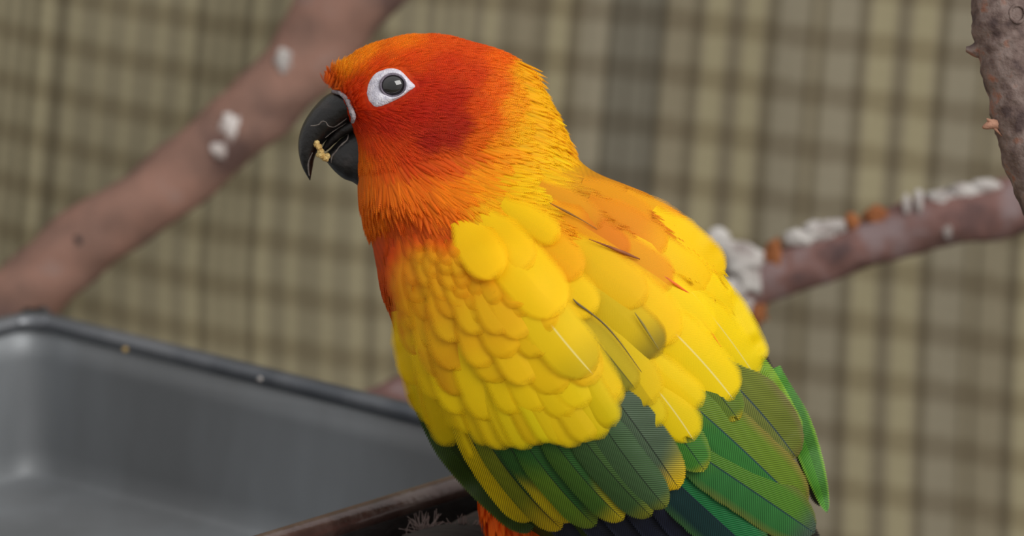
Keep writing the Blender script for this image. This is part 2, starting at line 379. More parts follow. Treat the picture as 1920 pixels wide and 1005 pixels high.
DR = -1750
br = stick('lichened_branch', 'blurred reddish branch crusted with white droppings, running right behind the bird', 'branch',
     [(2500, 210, DR, 62), (2150, 315, DR, 58), (1960, 372, DR, 54), (1860, 392, DR, 54), (1740, 420, DR, 52), (1620, 458, DR, 44), (1500, 500, DR, 44), (1400, 545, DR, 42), (1250, 600, DR, 40), (1050, 650, DR, 38), (860, 705, DR, 40), (740, 752, DR, 42), (640, 800, DR, 40), (520, 850, DR, 30)], M_barkred, 11, 0.13)
sp_ = [(1345, 452, 24), (1372, 470, 22), (1395, 490, 36), (1402, 520, 30), (1378, 545, 26), (1392, 575, 20)]
v, f = merge([blob((x, y, DR+34), r, 80+i, stretch=(1, 1, .7)) for i, (x, y, r) in enumerate(sp_)]); o = mesh_np('white_dropping', v, f, M_white, br); o['label'] = 'large lumpy white crust'
v, f = merge([blob((x, y, DR+22), r, 90+i, stretch=(1.5, .8, .7)) for i, (x, y, r) in enumerate([(1500, 445, 22), (1535, 435, 22), (1562, 424, 18)])]); mesh_np('white_dropping', v, f, M_white, br)
v, f = merge([blob((x, y, DR+30), r, 100+i, stretch=(1.4, .8, .7)) for i, (x, y, r) in enumerate([(1775, 372, 24), (1812, 362, 24), (1848, 352, 20), (1765, 395, 16)])]); mesh_np('white_dropping', v, f, M_white, br)
v, f = merge([blob((x, y, DR+50), r, 110+i, stretch=(.6, 1.5, .4)) for i, (x, y, r) in enumerate([(1777, 425, 16), (1805, 412, 12), (1722, 375, 14), (1700, 382, 12)])]); mesh_np('white_dropping', v, f, M_white, br)
for i, (x, y, r, st) in enumerate([(1452, 478, 26, (.8, 1.2, 1)), (1655, 408, 22, (1.6, .8, 1)), (1598, 418, 16, (1, 1, 1)), (1418, 585, 20, (1, 1.4, 1))]):
    v, f = blob((x, y, DR+10), r, 120+i, stretch=st, amp=.4); mesh_np('torn_bark', v, f, M_rust_tuft, br)

bn = stick('near_branch', 'sharp grey brown bark branch coming down the top right corner', 'branch',
     [(1840, -420, -40, 92), (1880, -180, 0, 84), (1893, -60, 10, 78), (1898, 40, 10, 76), (1906, 100, 10, 72), (1922, 170, 10, 72), (1940, 240, 10, 74), (1958, 310, 10, 72), (1990, 390, 10, 68), (2040, 500, 0, 62), (2110, 680, -20, 56)], M_bark2, 21, 0.045, 120, 48)
v, f = tube([(1885, 40, 20, 60), (1862, 72, 20, 42), (1834, 92, 18, 18), (1811, 92, 18, 5)], 16, 16, .12, 5); mesh_np('bark_spur', v, f, M_bark2, bn)
mt = noise_mat('pink_split_twig', [(0.3, (140, 98, 78)), (0.7, (186, 140, 116))], 300, rough=.9, bump=.6)
v, f = merge([tube([(1876, 236, 40, 9), (1862, 232, 42, 9), (1850, 236, 42, 7), (1842, 240, 42, 2)], 10, 10, .2, 6), tube([(1874, 236, 42, 5), (1858, 228, 44, 5), (1850, 222, 44, 1)], 8, 8, .2, 9), tube([(1862, 236, 42, 3), (1870, 246, 44, 2.5), (1880, 256, 44, 1)], 8, 6, .1, 4)])
o = mesh_np('twig_stub', v, f, mt, bn); o['label'] = 'small pinkish split twig stub'
v, f = tube([(1908+14*math.cos(a), 26+16*math.sin(a), 88, 3.2) for a in np.linspace(0, 6.2, 14)], 40, 8, .15, 3, caps=False); mesh_np('bark_knot', v, f, M_bark2, bn)

# ------------------------------------------------------------------ parrot body in px space
RINGS = [  # left x,y  right x,y  half depth  centre depth
 (775, 68, 812, 66, 14, 0), (735, 74, 850, 72, 50, 0), (680, 94, 925, 92, 90, 0), (640, 122, 975, 118, 114, 0), (620, 152, 1008, 160, 128, 0), (640, 200, 1036, 207, 136, 0),
 (662, 250, 1058, 250, 140, 0), (668, 300, 1075, 285, 146, 0), (672, 345, 1108, 318, 158, 0), (680, 395, 1180, 352, 182, 4), (696, 450, 1255, 395, 210, 8),
 (710, 520, 1320, 462, 236, 10), (734, 600, 1358, 530, 252, 10), (752, 680, 1388, 612, 258, 8), (785, 765, 1418, 690, 252, 4), (830, 845, 1448, 760, 236, 0),
 (885, 905, 1472, 830, 212, -5), (945, 960, 1492, 900, 182, -10), (1020, 1010, 1508, 960, 150, -16), (1100, 1060, 1525, 1020, 120, -22), (1200, 1120, 1530, 1090, 90, -30),
 (1300, 1190, 1525, 1160, 60, -36), (1400, 1235, 1470, 1228, 24, -40)]
R = spline(np.array(RINGS, float), 110); NS = 72
BV = []
for r in R:
    c = (r[:2]+r[2:4])/2; a = (r[2:4]-r[:2])/2
    for j in range(NS):
        th = 2*math.pi*j/NS; cx, sx_ = math.cos(th), math.sin(th)
        e = 0.92-(.30*float(sstep(150, 200, r[1])*(1-sstep(340, 440, r[1]))) if cx < 0 else 0)
        cc = math.copysign(abs(cx)**e, cx); ss = math.copysign(abs(sx_)**e, sx_)
        kb = 1.0 if ss > 0 else 1-.62*float(sstep(640, 860, (r[1]+r[3])/2))
        BV.append((c[0]+a[0]*cc, c[1]+a[1]*cc, r[5]+r[4]*ss*kb))
BV = np.array(BV)
# the folded near wing stands proud of the breast
def poly_dist(x, y, poly):
    poly = np.array(poly, float); x = np.asarray(x, float); y = np.asarray(y, float)
    ins = np.zeros(x.shape, bool); dmin = np.full(x.shape, 1e9); n = len(poly)
    for i in range(n):
        x1, y1 = poly[i]; x2, y2 = poly[(i+1) % n]
        cond = ((y1 > y) != (y2 > y)) & (x < (x2-x1)*(y-y1)/((y2-y1) or 1e-9)+x1)
        ins ^= cond
        t = np.clip(((x-x1)*(x2-x1)+(y-y1)*(y2-y1))/((x2-x1)**2+(y2-y1)**2), 0, 1)
        dmin = np.minimum(dmin, np.hypot(x-(x1+t*(x2-x1)), y-(y1+t*(y2-y1))))
    return np.where(ins, dmin, -dmin)
WING = [(720, 590), (742, 510), (790, 462), (850, 444), (960, 440), (1060, 560), (1180, 760), (1280, 960), (1100, 1060), (960, 1010), (840, 860), (760, 740), (738, 660)]
front = BV[:, 2] > 0
wd = sstep(-6, 34, poly_dist(BV[:, 0], BV[:, 1], WING))
BV[:, 2] += np.where(front, 30*wd, 0)
EYEC = (737, 160)
BF = [(i*NS+j, i*NS+(j+1) % NS, (i+1)*NS+(j+1) % NS, (i+1)*NS+j) for i in range(len(R)-1) for j in range(NS)]
BF.append(tuple(range(NS))[::-1]); BF.append(tuple(range((len(R)-1)*NS, len(R)*NS)))
bvh = BVHTree.FromPolygons([tuple(v) for v in BV], BF)
GX = np.arange(500, 1900, 8.0); GY = np.arange(0, 1500, 8.0)
D = np.full((len(GY), len(GX)), np.nan)
for i, y in enumerate(GY):
    for j, x in enumerate(GX):
        h = bvh.ray_cast(Vector((x, y, 2000)), Vector((0, 0, -1)))
        if h[0] is not None: D[i, j] = h[0].z
known = ~np.isnan(D); Df = np.where(known, D, 0.0)
cur = known.copy()
for it in range(60):
    s = np.zeros_like(Df); n_ = np.zeros_like(Df)
    for dy, dx_ in ((0, 1), (0, -1), (1, 0), (-1, 0), (1, 1), (-1, -1), (1, -1), (-1, 1)):
        s += np.roll(np.roll(Df*cur, dy, 0), dx_, 1); n_ += np.roll(np.roll(cur.astype(float), dy, 0), dx_, 1)
    new = (~cur) & (n_ > 0); Df[new] = s[new]/n_[new]; cur |= new
for it in range(4):
    Df = (Df*4+np.roll(Df, 1, 0)+np.roll(Df, -1, 0)+np.roll(Df, 1, 1)+np.roll(Df, -1, 1))/8
def depth(x, y):
    fx = np.clip((np.asarray(x)-500)/8, 0, len(GX)-1.001); fy = np.clip((np.asarray(y))/8, 0, len(GY)-1.001)
    i = fy.astype(int); j = fx.astype(int); a = fx-j; b_ = fy-i
    return (Df[i, j]*(1-a)+Df[i, j+1]*a)*(1-b_)+(Df[i+1, j]*(1-a)+Df[i+1, j+1]*a)*b_

# plumage colours: the pattern of the bird's own feathers
CP = [(756,548,236,160,5),(754,575,236,170,5),(764,520,234,152,6),(760,605,236,180,4),(768,640,232,182,4),(615,150,225,90,10),(640,130,255,160,5),(680,105,255,150,0),(750,80,255,136,0),(820,75,240,92,5),(880,85,238,84,5),(930,100,250,110,0),(975,125,255,185,0),(1010,170,255,196,0),(1045,215,255,198,0),(1068,260,252,182,5),
(700,125,236,78,5),(760,108,235,75,5),(830,120,226,60,8),(880,140,226,64,5),(920,160,245,108,0),(960,200,255,168,0),(670,165,228,62,5),(655,195,226,60,5),(680,220,222,50,5),(720,228,208,36,8),(780,212,202,30,8),(830,200,200,30,10),(860,230,194,32,12),(800,260,184,26,12),(850,180,206,36,8),(800,165,214,44,8),(840,255,186,28,12),
(700,270,230,72,5),(680,300,246,122,5),(720,310,235,90,5),(760,290,224,66,5),(680,350,246,122,5),(700,400,244,124,5),(760,360,242,116,5),(830,300,234,92,5),(880,270,240,108,0),(900,225,244,106,0),(885,200,236,84,3),
(930,280,255,166,0),(980,260,255,196,0),(1030,290,255,206,0),(900,330,255,158,0),(840,360,250,134,0),(960,340,255,206,0),(1020,360,255,212,2),(990,220,255,192,0),
(730,420,226,86,5),(720,470,226,80,5),(710,520,216,76,5),(780,430,226,86,8),(830,400,242,116,5),(835,438,226,90,5),(725,560,214,80,5),(733,595,206,78,8),(736,622,200,74,8),(742,655,196,70,10),(748,690,192,68,10),(757,725,188,66,10),
(900,400,255,190,4),(960,410,255,206,0),(875,440,255,198,0),(1060,370,230,160,18),(1120,365,232,156,14),(1180,390,226,142,18),(1150,420,228,144,18),(1240,395,242,152,5),(1290,440,250,176,5),(1230,450,232,150,18),(1080,400,228,140,14),
(1050,450,250,172,4),(1150,480,244,166,4),(1000,500,255,206,0),(1300,500,255,206,0),(1340,500,255,216,0),(1100,600,250,205,0),(1300,620,255,214,0),(900,600,238,186,4),(800,500,236,166,5),(800,560,236,172,5),(780,700,214,168,5),(900,700,240,196,3),(1000,680,246,200,2),(1000,780,240,200,4),(860,520,240,176,4),(820,640,230,178,4),(1200,560,244,206,4),(1200,700,240,206,8),(1380,660,255,222,0),(1250,520,250,200,4),
(930,960,250,104,5),(900,920,246,100,5),(980,1010,250,104,5),(1200,900,60,84,30),(1400,900,60,90,30),(1300,1100,34,40,50),(1450,1000,60,80,40)]
CPx = np.array([c[:2] for c in CP], float); CPc = lin(np.array([c[2:] for c in CP], float))
def cmap(x, y):
    x = np.atleast_1d(x).astype(float); y = np.atleast_1d(y).astype(float)
    d2 = (x[:, None]-CPx[None, :, 0])**2+(y[:, None]-CPx[None, :, 1])**2
    wt = 1/(d2+160)**2.0
    return (wt@CPc)/wt.sum(1, keepdims=True)
DP = [(620,150,.35,-.9),(650,115,.6,-.7),(700,90,.9,-.35),(800,72,1,.0),(900,85,1,.12),(980,130,1,.12),(1050,220,1,.22),(1070,260,1,.35),(730,165,.8,-.1),(660,190,.3,-.1),(800,230,1,.2),(850,180,1,.08),(700,240,.6,.7),(690,320,.15,1),(680,400,.22,1),(760,380,.5,.85),(830,320,.8,.6),(950,300,1,.25),(1000,350,1,.35),(820,430,.5,.7),(720,500,.12,1),(1100,370,1,.45),(1250,420,.8,.65),(900,430,.7,.7),(740,600,.1,1),(1000,450,.8,.6),(1300,500,.6,.8),(1340,540,.5,.9),(930,960,.25,1),(900,200,1,.1)]
DPx = np.array([d[:2] for d in DP], float); DPv = np.array([(d[2], d[3]) for d in DP], float); DPv /= np.linalg.norm(DPv, axis=1)[:, None]
def flow(x, y):
    d2 = (x[:, None]-DPx[None, :, 0])**2+(y[:, None]-DPx[None, :, 1])**2
    wt = 1/(d2+300)**1.6; v = wt@DPv; return v/np.linalg.norm(v, axis=1)[:, None]

foot_w = P1(1000, 948, -250)
bird = empty('parrot', P1(1040, 940, -180), 'yellow and orange parrot with green wing feathers perched beside the metal tray', 'bird')
# body mesh plus the belly that hangs in front of the perch
bt, bf = tube([(1010, 800, -60, 90), (980, 880, -60, 84), (968, 940, -60, 66), (978, 1000, -62, 50), (996, 1050, -64, 30), (1004, 1075, -64, 10)], 30, 24, .02, 2)
BV_in = BV.copy()
allV, allF = merge([(BV, BF), (bt, bf)])
under = sstep(-10, 60, BV[:, 1]-(440+.0*BV[:, 0]))*(BV[:, 0] > 730)*(BV[:, 2] > -40)
BVi = BV.copy(); BVi[:, 2] -= 34*under
allV, allF = merge([(BVi, BF), (bt, bf)])
body = mesh_np('body', allV, allF, M_small, bird, colors=np.where((np.arange(len(allV)) >= len(BV))[:, None], lin((228, 88, 8)), cmap(allV[:, 0], allV[:, 1])*.9*(1-sstep(770, 800, allV[:, 1]))[:, None]+lin((50, 68, 22))*sstep(770, 800, allV[:, 1])[:, None]), uvs=np.stack([allV[:, 0]*0.02, allV[:, 1]*0.02], 1))

# ---- small plumage: scattered over the skin, one mesh per tract
tri = []
for q in BF[:-2]: tri += [(q[0], q[1], q[2]), (q[0], q[2], q[3])]
tri = np.array(tri)
ta, tb, tc_ = BV[tri[:, 0]], BV[tri[:, 1]], BV[tri[:, 2]]
nrm = np.cross(tb-ta, tc_-ta); areas = np.linalg.norm(nrm, axis=1)/2; nrm = nrm/(2*areas[:, None]+1e-9)
cen3 = (ta+tb+tc_)/3
outw = (nrm*(cen3-np.array([0, 0, 0]))).sum(1)
axis_c = np.repeat((R[:-1, :2]+R[:-1, 2:4])/2, NS*2, axis=0)
oc = cen3-np.concatenate([axis_c, np.zeros((len(axis_c), 1))], 1)
nrm *= np.sign((nrm*oc).sum(1))[:, None]
def scatter(n, mask, seed):
    r_ = np.random.RandomState(seed); p = areas*mask; p = p/p.sum()
    k = r_.choice(len(tri), n, p=p); a = r_.rand(n, 1); b_ = r_.rand(n, 1); f = (a+b_) > 1; a = np.where(f, 1-a, a); b_ = np.where(f, 1-b_, b_)
    return ta[k]+a*(tb[k]-ta[k])+b_*(tc_[k]-ta[k]), nrm[k]
def small_feathers(name, pts, N, L, W, seed, lift=.10, droop=.05, jit=.08, dirjit=.12, tipl=0.12, tip_pow=1.6, colf=None, mat=None, sink=-3, kind='stuff', parent=None, cup=.22):
    r_ = np.random.RandomState(seed); n = len(pts)
    fl2 = flow(pts[:, 0], pts[:, 1]); ang = r_.normal(0, dirjit, n)
    f2 = np.stack([fl2[:, 0]*np.cos(ang)-fl2[:, 1]*np.sin(ang), fl2[:, 0]*np.sin(ang)+fl2[:, 1]*np.cos(ang), np.zeros(n)], 1)
    f = f2-N*(f2*N).sum(1)[:, None]; f /= np.linalg.norm(f, axis=1)[:, None]+1e-6
    bn_ = np.cross(N, f)
    Lr = L*(1+r_.uniform(-.2, .2, n)); Wr = W*(1+r_.uniform(-.2, .2, n))
    T = np.array([0, .3, .6, .82, .93, 1.0]); wp = np.array([.45, .9, 1.0, .78, .5, .10]); U = np.array([-1, -.5, 0, .5, 1.0])
    roll = r_.uniform(-.12, .12, n)
    bc_ = (colf or cmap)(pts[:, 0]+f[:, 0]*Lr*.4, pts[:, 1]+f[:, 1]*Lr*.4)*(1+r_.normal(0, jit, n))[:, None]
    bc_[:, 1] *= 1+r_.normal(0, jit, n)
    V = np.zeros((n, len(T), len(U), 3)); C = np.zeros_like(V); UV = np.zeros((n, len(T), len(U), 2)); EG = np.zeros((n, len(T), len(U)))
    for i, t in enumerate(T):
        for j, u in enumerate(U):
            fr = r_.uniform(-.05, .05, n) if t > .7 else 0
            tt = t-(0.10*abs(u)*(t > .8))+fr*(abs(u) > .2)
            V[:, i, j] = pts+f*(Lr*tt)[:, None]+N*(sink+Lr*(lift*t-droop*t*t)-Wr*cup*u*u+Wr*roll*u)[:, None]+bn_*(Wr*.5*u*wp[i])[:, None]
            C[:, i, j] = bc_*(0.88+0.12*t)+tipl*t**3*np.array([.25, .22, 0])*bc_[:, :1]
            EG[:, i, j] = np.minimum(Wr*.5*wp[i]*(1-abs(u)), (1-t)*Lr)+.3
            UV[:, i, j, 0] = u*wp[i]*W*.5*.12; UV[:, i, j, 1] = t*L*.12+0*pts[:, 0]
            UV[:, i, j, 1] += r_.rand()*0
    UV[..., 1] += r_.uniform(0, 10, n)[:, None, None]
    nu = len(U); q = []
    for i in range(len(T)-1):
        for j in range(nu-1): q.append((i*nu+j, i*nu+j+1, (i+1)*nu+j+1, (i+1)*nu+j))
    q = np.array(q); F = (q[None]+(np.arange(n)*len(T)*nu)[:, None, None]).reshape(-1, 4)
    o = mesh_np(name, V.reshape(-1, 3), F, mat or M_small, bird, colors=np.clip(C.reshape(-1, 3), 0, 1), uvs=UV.reshape(-1, 2), edge=EG)
    if kind: o['kind'] = kind
    return o
cx_, cy_ = cen3[:, 0], cen3[:, 1]
isf = cen3[:, 2] > -30
# tract line between the head and the neck, and the eye patch kept free
BEAKZ = (cx_ < 668) & (cy_ > 178) & (cy_ < 340) & (np.abs(cen3[:, 2]) < 62)
eye_d = np.hypot((cx_-733)/46, (cy_-165)/40)
headm = (cy_ < 300-0.15*(cx_-700)) & (cx_ < 930+0.2*cy_) & ~BEAKZ
neckm = ~headm & (cy_ < 395+0.12*(cx_-700)) & ~BEAKZ
wdist = poly_dist(cx_, cy_, WING)
breastm = (cy_ >= 360+0.12*(cx_-700)) & (cx_ < 900) & ((wdist < 4) | (cen3[:, 2] < 0)) & (cy_ < 800)
backm = (cy_ >= 395+0.12*(cx_-700)) & (cx_ >= 840) & (cy_ < 620) & ((cen3[:, 2] < 0) | ((cy_ < 372+.42*(cx_-1000)) & (cx_ > 960)) | ((cy_ < 420) & (cx_ < 960)))
farm = cen3[:, 2] < -30
def sel(pts, N, keep): return pts[keep], N[keep]
p_, n_3 = scatter(20000, headm.astype(float), 1)
def off_eye(p, n, L):
    fl2 = flow(p[:, 0], p[:, 1])
    k = np.ones(len(p), bool)
    for s in (0.0, .35, .7, 1.0):
        x = p[:, 0]+fl2[:, 0]*L*s; y = p[:, 1]+fl2[:, 1]*L*s
        k &= ~((p[:, 2] > 0) & (poly_dist(x, y, EYEPOLY) > -1.5))
        k &= ~((p[:, 2] < 0) & (poly_dist(x, y, EYEPOLY) > 2))
    k &= ~((np.abs(p[:, 2]) < 60) & (p[:, 0] < 660) & (p[:, 1] > 182) & (p[:, 1] < 345))
    return p[k], n[k]
EYEPOLY = [(685, 177), (689, 158), (697, 142), (711, 132), (730, 127), (748, 130), (760, 140), (770, 151), (780, 162), (768, 171), (756, 180), (740, 189), (722, 198), (704, 203), (691, 194)]
p_, n_3 = off_eye(p_, n_3, 22)
small_feathers('head_plumage', p_, n_3, 32, 6.5, 2, lift=.20, droop=.10, dirjit=.13, jit=.05, sink=-1)
p_, n_3 = scatter(9500, neckm.astype(float), 3)
k = ~((np.abs(p_[:, 2]) < 55) & (p_[:, 0] < 660) & (p_[:, 1] < 340)); p_, n_3 = sel(p_, n_3, k)
small_feathers('neck_plumage', p_, n_3, 60, 11, 4, lift=.125, droop=.06, jit=.05, tipl=.12, sink=-1.5)
p_, n_3 = scatter(4500, breastm.astype(float), 5)
small_feathers('breast_plumage', p_, n_3, 58, 11, 6, lift=.12, droop=.06, jit=.05)
p_, n_3 = scatter(1500, backm.astype(float), 7)
small_feathers('mantle_plumage', p_, n_3, 74, 28, 8, lift=.09, droop=.05, jit=.05, dirjit=.10, mat=M_yellow, cup=.08)
# belly feathers hanging under the wing
r_ = np.random.RandomState(9); n = 700
t_ = r_.rand(n); th = r_.uniform(0, 6.28, n)
S = spline(np.array([(1010, 800, -60, 90), (980, 880, -60, 84), (968, 940, -60, 66), (978, 1000, -62, 50), (996, 1050, -64, 30), (1004, 1075, -64, 10)], float), 100)[(t_*99).astype(int)]
Nn = np.stack([np.cos(th), 0*th+.0, np.sin(th)], 1); pb = S[:, :3]+Nn*S[:, 3:4]
small_feathers('belly_plumage', pb, Nn, 56, 15, 10, lift=.05, droop=.04, dirjit=.1, cup=.06, sink=-1)

# ---- large feathers
count = {}
TT = 1-(1-np.linspace(0, 1, 36))**1.9
UU = np.array([-1, -.93, -.66, -.34, -.045, 0, .045, .34, .66, .93, 1.0]); NU = len(UU)
FQ = np.array([(i*NU+j, i*NU+j+1, (i+1)*NU+j+1, (i+1)*NU+j) for i in range(len(TT)-1) for j in range(NU-1)])
Y1, Y2, YO, OL = (250, 212, 4), (228, 188, 6), (244, 160, 6), (150, 132, 24)
DG, MG, BG, OG, NV, GB = (46, 88, 34), (52, 92, 30), (92, 142, 44), (94, 104, 30), (24, 28, 46), (62, 84, 66)
def big(name, rx, ry, tx, ty, W, bend=0, lo=-8, hi=10, col=None, tip=None, left=None, right=None, rim=None, shaft=None, mat=None, t0=None, pw=2.2, roll=3.0, camber=6, seed=None, tipfrom=.55, jit=.04, base=.5, zadd=0.0, label=None, split=0):
    """a vaned feather from root to tip lying along the body; left/right colour the vanes either side of the shaft"""
    r_ = np.random.RandomState((seed if seed is not None else int(rx*7+ry*13+tx)) % 99991)
    a = np.array([rx, ry], float); c = np.array([tx, ty], float); ax = c-a; L = np.linalg.norm(ax); ax /= L; side = np.array([-ax[1], ax[0]])
    mid = (a+c)/2+side*bend
    T = TT[:, None]; U = UU[None, :]
    if t0 is None: t0 = max(.35, 1-.62*W/L) if (mat is None) else max(.45, 1-.95*W/L)
    cenl = ((1-T)**2)[..., None]*a+(2*T*(1-T))[..., None]*mid+(T**2)[..., None]*c
    tan = (2*(1-T))[..., None]*(mid-a)+(2*T)[..., None]*(c-mid); tan /= np.linalg.norm(tan, axis=-1, keepdims=True); sd = np.stack([-tan[..., 1], tan[..., 0]], -1)
    wprof = (base+(1-base)*sstep(0, .4, T))*np.sqrt(np.clip(1-np.clip((T-t0)/(1-t0), 0, 1)**pw, 0, 1))
    jag = 1+np.where(np.abs(U) > .95, r_.uniform(-.03, .02, (len(TT), NU)), 0)
    lat = U*wprof*W/2*jag
    back = -0.03*W*(np.abs(U)**2)*sstep(t0, 1, T)
    pos = cenl+sd*lat[..., None]+tan*(back+np.where((T > .9) & (np.abs(U) < .99), r_.uniform(-.012, .012, (len(TT), NU))*W, 0))[..., None]
    if split:
        cut = np.exp(-((U-split)/.12)**2)*sstep(.86, 1, T); pos -= tan*(cut*W*.16)[..., None]
    d = depth(pos[..., 0], pos[..., 1])
    d = d*.35+.65*(depth(cenl[..., 0], cenl[..., 1]))+0*U if True else d
    d = d+lo+(hi-lo)*T**.8-camber*U**2*wprof+roll*U+zadd
    col_ = np.array(cmap(pos[..., 0].ravel(), pos[..., 1].ravel())).reshape(len(TT), NU, 3) if col is None else np.ones((len(TT), NU, 1))*lin(col)
    if left is not None: k = ((U > .02)*1.0*sstep(left[1], left[1]+.25, T+.12*np.abs(U)))[..., None]; col_ = col_*(1-k)+lin(left[0])*k
    if right is not None: k = ((U < -.02)*1.0*sstep(right[1], right[1]+.25, T+.12*np.abs(U)))[..., None]; col_ = col_*(1-k)+lin(right[0])*k
    if tip is not None: k = (sstep(tipfrom, 1, T)+0*U)[..., None]; col_ = col_*(1-k)+lin(tip)*k
    if rim is not None: k = ((np.abs(U) > .8)*.85*sstep(.2, .5, T))[..., None]; col_ = col_*(1-k)+lin(rim)*k
    if shaft is not None: k = ((np.abs(U) < .03)*1.0+0*T)[..., None]; col_ = col_*(1-k)+lin(shaft)*k
    j3 = 1+r_.normal(0, jit, 3)*np.array([.6, 1, .6]); col_ = np.clip(col_*j3, 0, 1)
    V = np.concatenate([pos, d[..., None]], -1).reshape(-1, 3)
    uv = np.stack([lat*.12*.983, (T*L*.12+0*U)], -1).reshape(-1, 2)
    o = mesh_np(name, V, FQ, mat or M_yellow, bird, colors=col_.reshape(-1, 3), uvs=uv, edge=np.minimum(wprof*W/2*(1-np.abs(U)), (1-T)*L*.8+0*U))
    if label: o['label'] = label
    return o

# navy flight feathers that run out under the green ones
for i, (a, b_, c, d, wd_) in enumerate([(985, 900, 1130, 1075, 46), (1040, 900, 1215, 1085, 50), (1090, 900, 1290, 1100, 54), (1140, 900, 1360, 1120, 56), (1190, 900, 1430, 1130, 60), (1250, 910, 1490, 1130, 60)]):
    big('primary_feather', a, b_, c, d, wd_, bend=6, lo=-20+i, hi=-8+i, col=NV, tip=(30, 34, 44), mat=M_green, rim=(44, 50, 70), label='dark navy flight feather')
# tail, mostly below the frame
for i, (a, b_, c, d, wd_) in enumerate([(1410, 930, 1660, 1560, 60), (1380, 940, 1600, 1600, 64), (1440, 900, 1700, 1480, 52), (1350, 960, 1560, 1540, 60), (1470, 905, 1548, 1060, 34)]):
    big('tail_feather', a, b_, c, d, wd_, lo=-34, hi=-20-2*i, col=(44, 40, 30) if i == 4 else (58, 72, 34), tip=(26, 30, 48), mat=M_green, zadd=-6)
# green secondaries of the near wing, outer edge first
big('secondary_feather', 775, 735, 1000, 995, 56, bend=40, lo=-16, hi=-10, col=(52, 74, 18), mat=M_green, zadd=-10, rim=(70, 92, 20), label='narrow dark green feather along the lower wing edge')
GS = [ # rx,ry,tx,ty,W,bend,opts
 (846, 735, 998, 977, 62, 34, dict(col=(52, 84, 28), left=((222, 182, 6), 0), tip=(214, 178, 8), tipfrom=.70)),
 (876, 760, 1054, 993, 60, 28, dict(col=DG, left=((112, 120, 20), .1), tip=(210, 176, 10), tipfrom=.66)),
 (915, 770, 1074, 978, 50, 22, dict(col=DG, left=((196, 170, 12), .55), tip=(200, 170, 14), tipfrom=.78)),
 (950, 775, 1118, 987, 66, 20, dict(col=(42, 90, 34), left=((88, 116, 26), .35), tip=(104, 120, 30), tipfrom=.80)),
 (1000, 770, 1170, 976, 66, 18, dict(col=(46, 92, 36), left=((64, 100, 32), .2), right=((150, 146, 24), .62), tip=(186, 166, 22), tipfrom=.80)),
 (1050, 760, 1222, 969, 68, 16, dict(col=(62, 92, 46), right=((68, 98, 44), .2), tip=(136, 136, 36), tipfrom=.84)),
 (1095, 740, 1250, 953, 74, 12, dict(col=(68, 98, 60), tip=(118, 128, 44), tipfrom=.88)),
 (1130, 715, 1274, 918, 90, -4, dict(col=(82, 104, 78), right=((150, 150, 60), .70), tip=(228, 190, 12), tipfrom=.74)),
]
for i, (a, b_, c, d, wd_, bd, kw) in enumerate(GS):
    big('secondary_feather', a, b_, c, d, wd_, bend=bd, lo=-4, hi=4+i*1.4, mat=M_green, roll=-3, shaft=(30, 40, 30), zadd=-2, **kw)
# right wing: overlapping tertials
big('tertial_feather', 1190, 830, 1440, 1060, 110, bend=4, lo=-14, hi=-2, col=(24, 110, 54), left=((20, 52, 50), .1), mat=M_green, shaft=(20, 36, 50), rim=(60, 100, 50))
big('tertial_feather', 1230, 800, 1528, 1000, 108, bend=-2, lo=-12, hi=2, col=(82, 124, 34), left=((52, 112, 56), .2), tip=(70, 84, 74), tipfrom=.84, mat=M_green, shaft=(20, 44, 70), rim=(110, 112, 50))
big('tertial_feather', 1265, 730, 1510, 958, 112, bend=-8, lo=-8, hi=7, col=(104, 134, 32), left=((56, 124, 52), .1), tip=(112, 112, 40), tipfrom=.86, mat=M_green, shaft=(28, 62, 78), rim=(140, 126, 56))
big('tertial_feather', 1452, 690, 1551, 962, 52, bend=-14, lo=-14, hi=-4, col=(82, 150, 46), right=((70, 128, 46), .1), mat=M_green, rim=(140, 196, 60), zadd=-4, pw=1.4, t0=.45, label='bright green narrow feather at the right wing tip')
big('tertial_feather', 1432, 670, 1542, 950, 36, bend=-8, lo=-26, hi=-16, col=(50, 46, 34), mat=M_green, zadd=-8)
big('tertial_feather', 1345, 690, 1494, 860, 116, bend=-12, lo=-16, hi=10, col=(112, 124, 42), left=((114, 124, 54), .1), tip=(116, 112, 50), tipfrom=.88, mat=M_green, shaft=(40, 66, 84), rim=(128, 120, 70))
big('tertial_feather', 1400, 640, 1500, 812, 30, bend=-8, lo=0, hi=4, col=(128, 168, 46), mat=M_green, rim=(150, 190, 60))
big('tertial_feather', 1225, 760, 1322, 884, 86, bend=-6, lo=-10, hi=10, col=(64, 126, 40), tip=(150, 150, 30), tipfrom=.86, mat=M_green, shaft=(24, 50, 44), rim=(120, 150, 50))
big('tertial_feather', 1285, 670, 1386, 789, 84, bend=-6, lo=-6, hi=9, col=(98, 124, 36), tip=(176, 160, 24), tipfrom=.88, mat=M_green, shaft=(30, 50, 36), rim=(110, 140, 50), split=.4)

